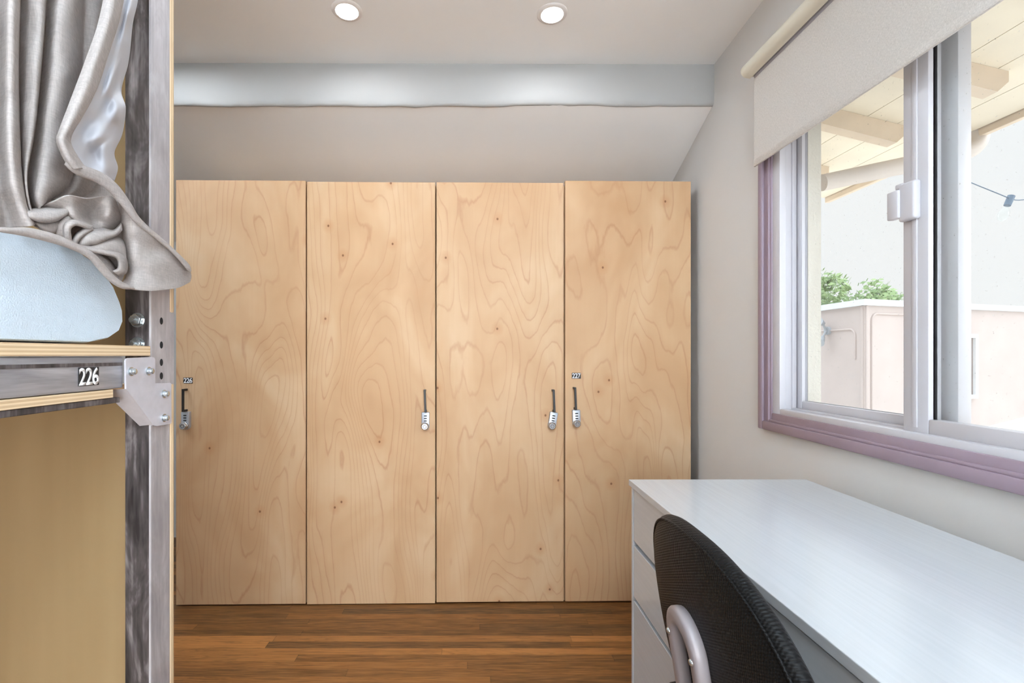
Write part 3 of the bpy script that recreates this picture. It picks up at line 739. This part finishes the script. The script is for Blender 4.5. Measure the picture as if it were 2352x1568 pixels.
tag(m_.build('mattress', M['mattress'], smooth=50, weld=True), 'pale blue-white mattress on the plywood deck of the bunk bed', 'mattress')

# ------------------------------------------------------------------ bed curtain
cu = thing('bed_curtain', 'oatmeal linen curtain bunched at the end of the bunk bed', 'curtain', (BX, 0.70, 1.16))
def patch(guides, nu, nv, wr=0.0, seed=0.0):
    """guides: curves of (px, py, X); a cloth surface through all of them"""
    G = [resample([Vector(p) for p in g], nv) for g in guides]
    rows = []
    for i in range(nu):
        r = []
        for j in range(nv):
            q = crom([g[j] for g in G], i / (nu - 1))
            q.z += wr * mnoise.noise((q.x * .02 + seed, q.y * .02, seed)) if wr else 0
            r.append(onx(q.x, q.y, q.z))
        rows.append(r)
    return MB().grid(rows)
def thick(o, t):
    md = o.modifiers.new('cloth_thickness', 'SOLIDIFY'); md.thickness = t; md.offset = 0
    return o
def g3(X, *pts):
    if pts[0][1] == -70:     # carry the curtain on up to its rail under the added canopy
        (xa, _, *ra), (xb, _, *_r) = pts[0], pts[1]; k = (xa - xb) / 70
        pts = tuple((xa + k * d * .02, -70 - d, *ra) for d in (620, 300, 110)) + pts
    return [(x, y, X if len(p) == 0 else p[0]) for x, y, *p in pts]
A = [
    g3(-.570, (-150, -70), (-150, 0), (-150, 150), (-150, 300), (-140, 400), (-120, 500), (-110, 530)),
    g3(-.530, (-70, -70), (-70, 0), (-70, 150), (-70, 300), (-60, 400), (-45, 500), (-40, 530)),
    g3(-.565, (-12, -70), (-12, 0), (-12, 150), (-12, 300), (-8, 400), (4, 480), (14, 525)),
    g3(-.530, (24, -70), (24, 0), (22, 150), (22, 300), (26, 400), (48, 480), (66, 520)),
    g3(-.540, (42, -70), (42, 0), (38, 150), (40, 300), (46, 400), (62, 478), (78, 516)),
    g3(-.580, (47, -70), (47, 0), (43, 150), (46, 300), (52, 400), (66, 476), (82, 512)),
    g3(-.550, (72, -70), (72, 0), (64, 150), (56, 300), (56, 400), (67, 474), (83, 508)),
    g3(-.538, (100, -70), (100, 0), (90, 150), (76, 300), (60, 400), (68, 472), (84, 504)),
    g3(-.585, (107, -70), (107, 0), (96, 150), (80, 300), (63, 400), (70, 470), (86, 500)),
    g3(-.545, (135, -70), (135, 0), (122, 150), (105, 300), (90, 400), (82, 450), (90, 480)),
    g3(-.540, (165, -70), (165, 0), (155, 150), (138, 300), (122, 400), (105, 445), (98, 470)),
    g3(-.560, (186, -70), (186, 0), (180, 150), (168, 300), (156, 400), (128, 440), (106, 462)),
    g3(-.585, (193, -70), (193, 0), (187, 150), (176, 300), (166, 400), (142, 438), (114, 458)),
    g3(-.575, (222, -70), (222, 0), (212, 150), (200, 300), (190, 400), (168, 440), (130, 458)),
    g3(-.590, (262, -70), (262, 0), (250, 150), (238, 300), (228, 400), (200, 445), (150, 462)),
]
A = [[(x, y, -.556 + (X + .556) * .72) for x, y, X in g] for g in A]
thick(patch(A, 150, 70, .004, 2.0).build('folds', M['linen'], cu, smooth=0), .002)
E = [
    g3(-.518, (243, -70), (238, 0), (222, 70), (190, 160), (160, 240), (138, 300), (132, 322), (142, 352), (160, 384)),
    g3(-.508, (266, -70), (258, 0), (242, 70), (214, 150), (182, 235), (150, 300), (143, 326), (156, 358), (175, 388)),
    g3(-.516, (290, -70), (282, 0), (268, 60), (245, 130), (222, 200), (190, 262), (162, 310), (165, 340), (196, 388)),
]
hem = thick(patch(E, 16, 80, .002, 4.0).build('hem', M['linen'], cu, smooth=0), .003)
F_ = [
    g3(-.519, (289, -70), (281, 0), (267, 60), (244, 130), (221, 200), (189, 262), (161, 310), (164, 340), (195, 390)),
    g3(-.531, (298, -70), (290, 0), (277, 60), (256, 130), (236, 200), (212, 262, -.528), (190, 310, -.536), (192, 350, -.532), (212, 400, -.535)),
    g3(-.527, (306, -70), (300, 0), (286, 65), (270, 130, -.532), (252, 195, -.522), (245, 250, -.538), (228, 310, -.525), (216, 350, -.542), (232, 408, -.53)),
    g3(-.540, (314, -70), (308, 0), (296, 60), (284, 130), (265, 200, -.546), (268, 250, -.530), (258, 310, -.545), (240, 350, -.53), (252, 412, -.545)),
    g3(-.556, (321, -70), (316, 0), (304, 55), (295, 140), (278, 207, -.562), (288, 248, -.545), (280, 308, -.558), (262, 350, -.552), (270, 385, -.556), (262, 415, -.556)),
]
F_ = [resample([Vector(p) for p in g], 36) for g in F_]
thick(patch(F_, 50, 110, .009, 9.0).build('liner', M['liner'], cu, smooth=0), .0012)
# tail of the curtain hanging over the corner of the bed
Gd = [
    g3(-.552, (266, 440), (276, 480), (280, 525), (286, 570), (291, 615), (288, 640), (276, 655)),
    g3(-.530, (276, 452), (290, 490), (296, 530), (304, 580), (308, 625), (306, 648), (303, 664)),
    g3(-.520, (296, 484), (312, 520), (322, 560), (332, 600), (338, 630), (342, 652), (344, 668)),
    g3(-.517, (345, 540), (356, 560), (366, 585), (374, 610), (378, 632), (380, 650), (382, 665)),
    g3(-.520, (398, 580), (402, 595), (406, 612), (409, 626), (411, 640), (411, 652), (410, 660)),
    g3(-.526, (436, 622), (437, 627), (438, 632), (438, 637), (437, 641), (436, 645), (434, 648)),
]
thick(patch(Gd, 70, 50, .006, 1.0).build('tail', M['linen'], cu, smooth=0), .0025)
def roll(pts, X, wd, rx=.010, n=18, steps=60, tx=0.35):
    """a rolled fold: an elliptical tube wd pixels wide along pts"""
    P_ = resample([Vector((p[0], p[1], p[2] if len(p) > 2 else X)) for p in pts], steps); rows = []
    for i, p in enumerate(P_):
        t = P_[min(i + 1, steps - 1)] - P_[max(i - 1, 0)]; t.z = 0; t.normalize(); nrm = Vector((-t.y, t.x, 0))
        f = i / (steps - 1)
        ww = (wd if not isinstance(wd, (list, tuple)) else crom([Vector((q, 0, 0)) for q in wd], f).x) / 2
        e = max(.15, min(1, f / .08 if f < .5 else (1 - f) / .08)) ** .5
        rows.append([onx(p.x + nrm.x * ww * e * math.cos(2 * PI * k / n), p.y + nrm.y * ww * e * math.cos(2 * PI * k / n), p.z + rx * e * math.sin(2 * PI * k / n)) for k in range(n)])
    m = MB().grid(rows, close_u=True)
    for row in (rows[0], rows[-1]):
        b = bmesh.new(); b.faces.new([b.verts.new(q) for q in row]); m._merge(b)
    return m
def crop(*c): return [(x * .287, 380 + y * .287, *r) for x, y, *r in c]
roll(crop((520, -20), (650, 40), (790, 95), (905, 180), (1010, 310), (1085, 420), (1180, 510), (1290, 600), (1400, 700), (1490, 795), (1525, 850)), -.516, [26, 27, 27, 26, 22, 17, 13, 11, 10, 12, 12], .006).build('hem_edge', M['linen'], cu, smooth=0)
roll(crop((-60, 505), (70, 520), (230, 535), (440, 588), (600, 650), (720, 715), (800, 800), (880, 890), (970, 955), (1080, 985)), -.524, [13, 14, 22, 22, 18, 17, 19, 18, 15, 10], .007).build('lower_hem', M['linen'], cu, smooth=0)
# crumpled middle
lob = [
    crop((300, 330, -.565), (420, 290, -.545), (540, 238, -.532), (700, 262, -.533), (870, 240, -.535), (930, 290, -.545)),
    crop((330, 380, -.57), (450, 335, -.55), (580, 320, -.535), (720, 330, -.55), (880, 320, -.532), (955, 380, -.545)),
    crop((350, 430, -.57), (480, 390, -.56), (600, 410, -.535), (720, 415, -.560), (860, 410, -.535), (968, 440, -.548)),
    crop((400, 480, -.575), (520, 470, -.575), (640, 470, -.545), (760, 500, -.545), (880, 500, -.550), (975, 480, -.56)),
    crop((450, 540, -.58), (560, 540, -.58), (680, 530, -.575), (780, 540, -.570), (880, 530, -.572), (980, 510, -.575)),
]
thick(patch(lob, 60, 60, .006, 3.0).build('crumple', M['linen'], cu, smooth=0), .002)
def c3(*c): return [(x / 4.533, 344 + y / 4.533, *r) for x, y, *r in c]
back_ = [
    c3((560, 60, -.60), (760, 80, -.602), (900, 160, -.60), (1060, 300, -.585), (1180, 420, -.57)),
    c3((380, 330, -.60), (640, 300, -.602), (900, 340, -.60), (1100, 420, -.575), (1230, 540, -.56)),
    c3((260, 600, -.585), (520, 640, -.59), (800, 660, -.59), (1080, 700, -.575), (1290, 760, -.56)),
    c3((330, 760, -.565), (600, 880, -.575), (860, 980, -.575), (1100, 1060, -.570), (1320, 1160, -.555)),
    c3((420, 820, -.556), (660, 950, -.556), (900, 1080, -.556), (1120, 1220, -.556), (1260, 1380, -.553)),
]
thick(patch(back_, 50, 50, .008, 6.0).build('back_fold', M['linen'], cu, smooth=0), .002)
def fold(top, bot, X, bulge=.012, nu=22, nv=50):
    # one soft fold of cloth: rises from its upper edge, rounds over and curls under at the lower edge
    T = resample([Vector((x, y, 0)) for x, y in c3(*top)], nv); B = resample([Vector((x, y, 0)) for x, y in c3(*bot)], nv)
    gs = []
    for t, dx in ((-.04, -.016), (.0, -.006), (.22, bulge * .62), (.5, bulge * .95), (.78, bulge), (.95, bulge * .7), (1.0, bulge * .1), (.93, -.010)):
        gs.append([(a.lerp(b, t).x, a.lerp(b, t).y, X + dx * (1 if t < 0 or dx < 0 else math.sin(PI * min(1, max(0.06, (k + 1) / (nv + 1)))) ** .35)) for k, (a, b) in enumerate(zip(T, B))])
    return thick(patch(gs, nu * 2, nv, .0035, X * 90).build('fold', M['linen'], cu, smooth=0), .0016)
fold(((262, 632), (420, 612), (600, 605), (745, 580)), ((272, 700), (420, 752), (570, 745), (730, 650)), -.545)
fold(((340, 738), (500, 740), (650, 690)), ((420, 815), (545, 868), (650, 800)), -.552, .008)
fold(((560, 890), (580, 770), (650, 695), (730, 630)), ((715, 950), (695, 835), (745, 735), (815, 690)), -.550, .011)
fold(((672, 940), (655, 820), (695, 745), (795, 728), (970, 785)), ((745, 945), (730, 840), (755, 800), (805, 788), (930, 832)), -.538, .010)
fold(((735, 985), (770, 900), (845, 835), (950, 792)), ((795, 995), (835, 925), (900, 872), (970, 832)), -.540, .009)
fold(((795, 990), (845, 898), (930, 832), (1060, 820), (1185, 835), (1262, 760)), ((885, 1020), (935, 992), (1005, 988), (1105, 938), (1205, 895), (1268, 835)), -.541, .013)
fold(((935, 1000), (1050, 950), (1180, 912), (1275, 945), (1305, 1020)), ((930, 1045), (1080, 1080), (1220, 1105), (1280, 1150), (1315, 1190)), -.538, .012)
fold(((795, 985), (930, 1005), (1100, 1038), (1262, 1078), (1320, 1160), (1310, 1275), (1238, 1312)), ((850, 1045), (960, 1066), (1100, 1092), (1200, 1118), (1232, 1172), (1226, 1235), (1175, 1262)), -.530, .009)
fold(((990, 1060), (1120, 1130), (1190, 1210), (1245, 1290)), ((950, 1085), (1070, 1195), (1165, 1280), (1230, 1345)), -.545, .008)

# ================================================================== OUTSIDE
zso = lambda x: 1.862 - .25 * (x - 1.42)
ev = thing('roof_eave', 'pale timber roof eave with rafters seen through the top of the window', 'eave', (1.11, 1.0, 1.9))
EX = 1.60; EY0, EY1 = -1.2, 2.29
for k in range(5):
    xa = 1.107 + (EX - 1.107) * k / 5; xb = 1.107 + (EX - 1.107) * (k + 1) / 5 - .002
    MB().prism([(xa, EY0, zso(xa)), (xb, EY0, zso(xb)), (xb, EY0, zso(xb) + .018), (xa, EY0, zso(xa) + .018)], (0, EY1 - EY0, 0)).build('soffit_board', M['eave'], ev)
MB().prism([(1.107, EY0, zso(1.107) + .019), (EX + .02, EY0, zso(EX + .02) + .019), (EX + .02, EY0, zso(EX) + .05), (1.107, EY0, zso(1.107) + .05)], (0, EY1 - EY0 + .02, 0)).build('roof_deck', M['roofing'], ev)
for y in (-0.70, -0.36, -0.02, 0.32, 0.66, 1.00, 1.34, 1.66, 2.02):
    xa, xb = 1.107, 1.43
    MB().prism([(xa, y, zso(xa) - .0005), (xa, y, zso(xa) - .062), (xb - .03, y, zso(xb) - .055), (xb, y, zso(xb) - .028), (xb, y, zso(xb) - .0005)], (0, .04, 0)).build('rafter', M['rafter'], ev)
MB().box(EX + .002, EX + .022, EY0, EY1, zso(EX) - .022, zso(EX) + .017, .002).build('fascia', M['rafter'], ev)
# downspout elbow from the eave edge back to the wall
mb = MB()
dp = [Vector((1.618, 1.61, 1.845)), Vector((1.622, 1.61, 1.815)), Vector((1.612, 1.61, 1.778)), Vector((1.575, 1.612, 1.752)), Vector((1.50, 1.614, 1.735)), Vector((1.135, 1.635, 1.662))]
mb.tube(resample(dp, 30), 0.027, 18)
mb.build('downspout', M['gutter'], ev, smooth=50)

bl = thing('building', 'low pink stucco building with a white roof edge outside the window', 'building', (5.5, 8, -3))
C0 = Vector((4.67, 6.0, 0)); RD = Vector((2.93, .93, 0)).normalized(); LD = Vector((0.02, 1, 0)).normalized()
RN = Vector((RD.y, -RD.x, 0)); LN = Vector((-1, 0.02, 0)); Z = Vector((0, 0, 1))
def foot(o=0.0): 
    c = C0 + RN * o + LN * o
    return [c, C0 + RD * 9 + RN * o, C0 + RD * 9 + LD * 4, C0 + LD * 4 + LN * o]
MB().prism([p + Z * -3 for p in foot()], (0, 0, 4.70)).build('wall', M['pink'], bl)
MB().prism([p + Z * 1.695 for p in foot(.06)], (0, 0, .072)).build('coping', M['coping'], bl)
def onface(s, z, n=0.0, face='R'):
    d, nn = (RD, RN) if face == 'R' else (LD, LN)
    return C0 + d * s + nn * n + Z * z
def faceframe(mb, s0, s1, z0, z1, wd, dp_):
    for a, b, c, d in ((s0, s0 + wd, z0, z1), (s1 - wd, s1, z0, z1), (s0 + wd, s1 - wd, z0, z0 + wd), (s0 + wd, s1 - wd, z1 - wd, z1)):
        mb.prism([onface(a, c), onface(b, c), onface(b, d), onface(a, d)], RN * dp_)
mb = MB(); faceframe(mb, .84, 2.03, .53, 1.375, .05, .04); wfr = mb.build('window_frame', M['trim_white'], bl)
MB().prism([onface(.885, .575), onface(1.985, .575), onface(1.985, 1.33), onface(.885, 1.33)], RN * .01).build('pane', M['dusk_glass'], wfr)
# raised stucco bands
mb = MB()
def arc(face, s0, s1, z1, zb, r, k):
    pts = [onface(s0, zb, .005, face), onface(s0, z1 - r, .005, face)]
    for a in range(1, 7):
        t = PI / 2 * a / 6; pts.append(onface(s0 + (r - r * math.cos(t)) * k, z1 - r + r * math.sin(t), .005, face))
    pts.append(onface(s1, z1, .005, face)); return pts
mb.tube(arc('R', .12, .86, 1.60, -2.5, .09, 1), .013, 8).tube(arc('L', .14, .75, 1.42, 1.05, .09, 1), .012, 8)
mb.tube([onface(.03, -2.9, .0), onface(.03, 1.69, .0)], .020, 8).tube([onface(.03, -2.9, .0, 'L'), onface(.03, 1.69, 0, 'L')], .020, 8)
mb.build('stucco_band', M['pink'], bl, smooth=50)

fl = thing('floodlight', 'twin-headed grey floodlight on the wall of the pink building', 'outdoor light', onface(.62, 1.42, 0, 'L'))
c = onface(.62, 1.42, .0, 'L')
MB().lathe([(0, .03), (.05, .03), (.055, 0)], (0, 0, 0), 'X').bm.free()
MB().cyl(c, c + LN * .03, .055).build('mount', M['flood'], fl, smooth=40)
for dz, tip in ((.10, Vector((-.6, -.3, .12))), (-.10, Vector((-.55, -.35, -.45)))):
    a = c + LN * .03; b = a + Vector((-.07, -.02, dz)); t = tip.normalized()
    MB().tube([a, b], .014, 10).cyl(b - t * .02, b + t * .10, .028, .062, 20).build('lamp_head', M['flood'], fl, smooth=40)

zp = lambda x: .405 + .255 * (x - 4.79)
def slab(x0, x1, ya, yb, lo, hi): return MB().prism([(x0, ya, zp(x0) + hi), (x1, ya, zp(x1) + hi), (x1, ya, zp(x1) + lo), (x0, ya, zp(x0) + lo)], (0, yb - ya, 0))
prf_ = thing('patio_roof', 'tan sloping patio roof at the foot of the pink building', 'roof', (6, 4.6, -3))
slab(4.45, 7.6, 4.42, 4.69, -.09, 0.0).build('roof_sheet', M['patio'], prf_)
slab(4.44, 7.62, 4.655, 4.71, 0.001, .014).build('edge_flashing', M['coping'], prf_)
for x in (4.5, 7.4):
    MB().box(x, x + .08, 4.52, 4.60, -3, zp(x) - .09).build('post', M['patio'], prf_)
struct(MB().box(1.3, 40, -8, 50, -3.1, -3.0).build('ground', M['ground']), 'courtyard ground outside', 'ground')

def tree(px, py_top, D, r, label, n=900, seed=1, pads=None):
    rnd = random.Random(seed); top = at(px, py_top, D)
    base = Vector((top.x, top.y, -3)); t = thing('tree', label, 'tree', base)
    crown_c = Vector((top.x, top.y, top.z - r * .9))
    MB().tube([base, base + Vector((.1, 0, (crown_c.z + 3) * .6)), crown_c], [.16, .12, .05], 10).build('trunk', M['bark'], t, smooth=50)
    b = bmesh.new()
    cl = [(Vector((rnd.uniform(-1, 1) * r * 1.5, rnd.uniform(-1, 1) * r, rnd.uniform(-.9, .62) * r)), rnd.uniform(.3, .55) * r) for _ in range(14)]
    cl.append((Vector((0, 0, .35 * r)), .55 * r))
    for _ in range(n):
        c, rr = rnd.choice(cl)
        d = Vector((rnd.gauss(0, 1), rnd.gauss(0, 1), rnd.gauss(0, 1))).normalized() * rr * rnd.uniform(.55, 1.0)
        p = crown_c + c + d; s = rnd.uniform(.05, .11)
        u = Vector((rnd.gauss(0, 1), rnd.gauss(0, 1), rnd.gauss(0, 1))).normalized(); v = u.orthogonal().normalized()
        b.faces.new([b.verts.new(p + q) for q in (u * s, v * s * .6, -u * s, -v * s * .6)])
    mb = MB(); mb._merge(b); mb.build('foliage', M['leaf'], t)
tree(1908, 632, 14, 1.0, 'leafy green tree above the pink roof, left part of the window view', 2600, 3)
tree(2052, 664, 15, .62, 'small treetop peeking over the pink roof beside the window latch stile', 1500, 8)

sl = thing('string_light', 'thin cable with a lamp socket hanging across the sky outside', 'string light', (2.3, 2.3, 1.8))
w0 = Vector((1.622, 1.80, 1.80)); wm0 = at(2216, 413, 2.3); wm = at(2320, 456, 2.33); w1 = Vector((7.7, 5.7, 1.45))
wp = resample([w0, wm0, wm, at(2420, 500, 2.5), w0.lerp(w1, .5) + Z * -.25, w1], 60)
MB().tube(wp, .0022, 8).build('cable', M['cable'], sl, smooth=50)
ax = Vector((-.010, 0, -.024)).normalized()
MB().cyl((7.7, 5.7, -3), (7.7, 5.7, 1.5), .04, n=12).build('pole', M['flood'], sl, smooth=40)
so = MB().cyl(wm + Vector((.006, 0, .012)), wm + ax * .035, .014, .013, 16).build('socket', M['cable'], sl, smooth=40)
q = wm + ax * .035
pb = MB().tube([q + ax * s for s in (0, .012, .03, .05, .068, .078)], [.008, .010, .018, .021, .016, .004], 14).build('bulb', M['glass'], sl, smooth=60)
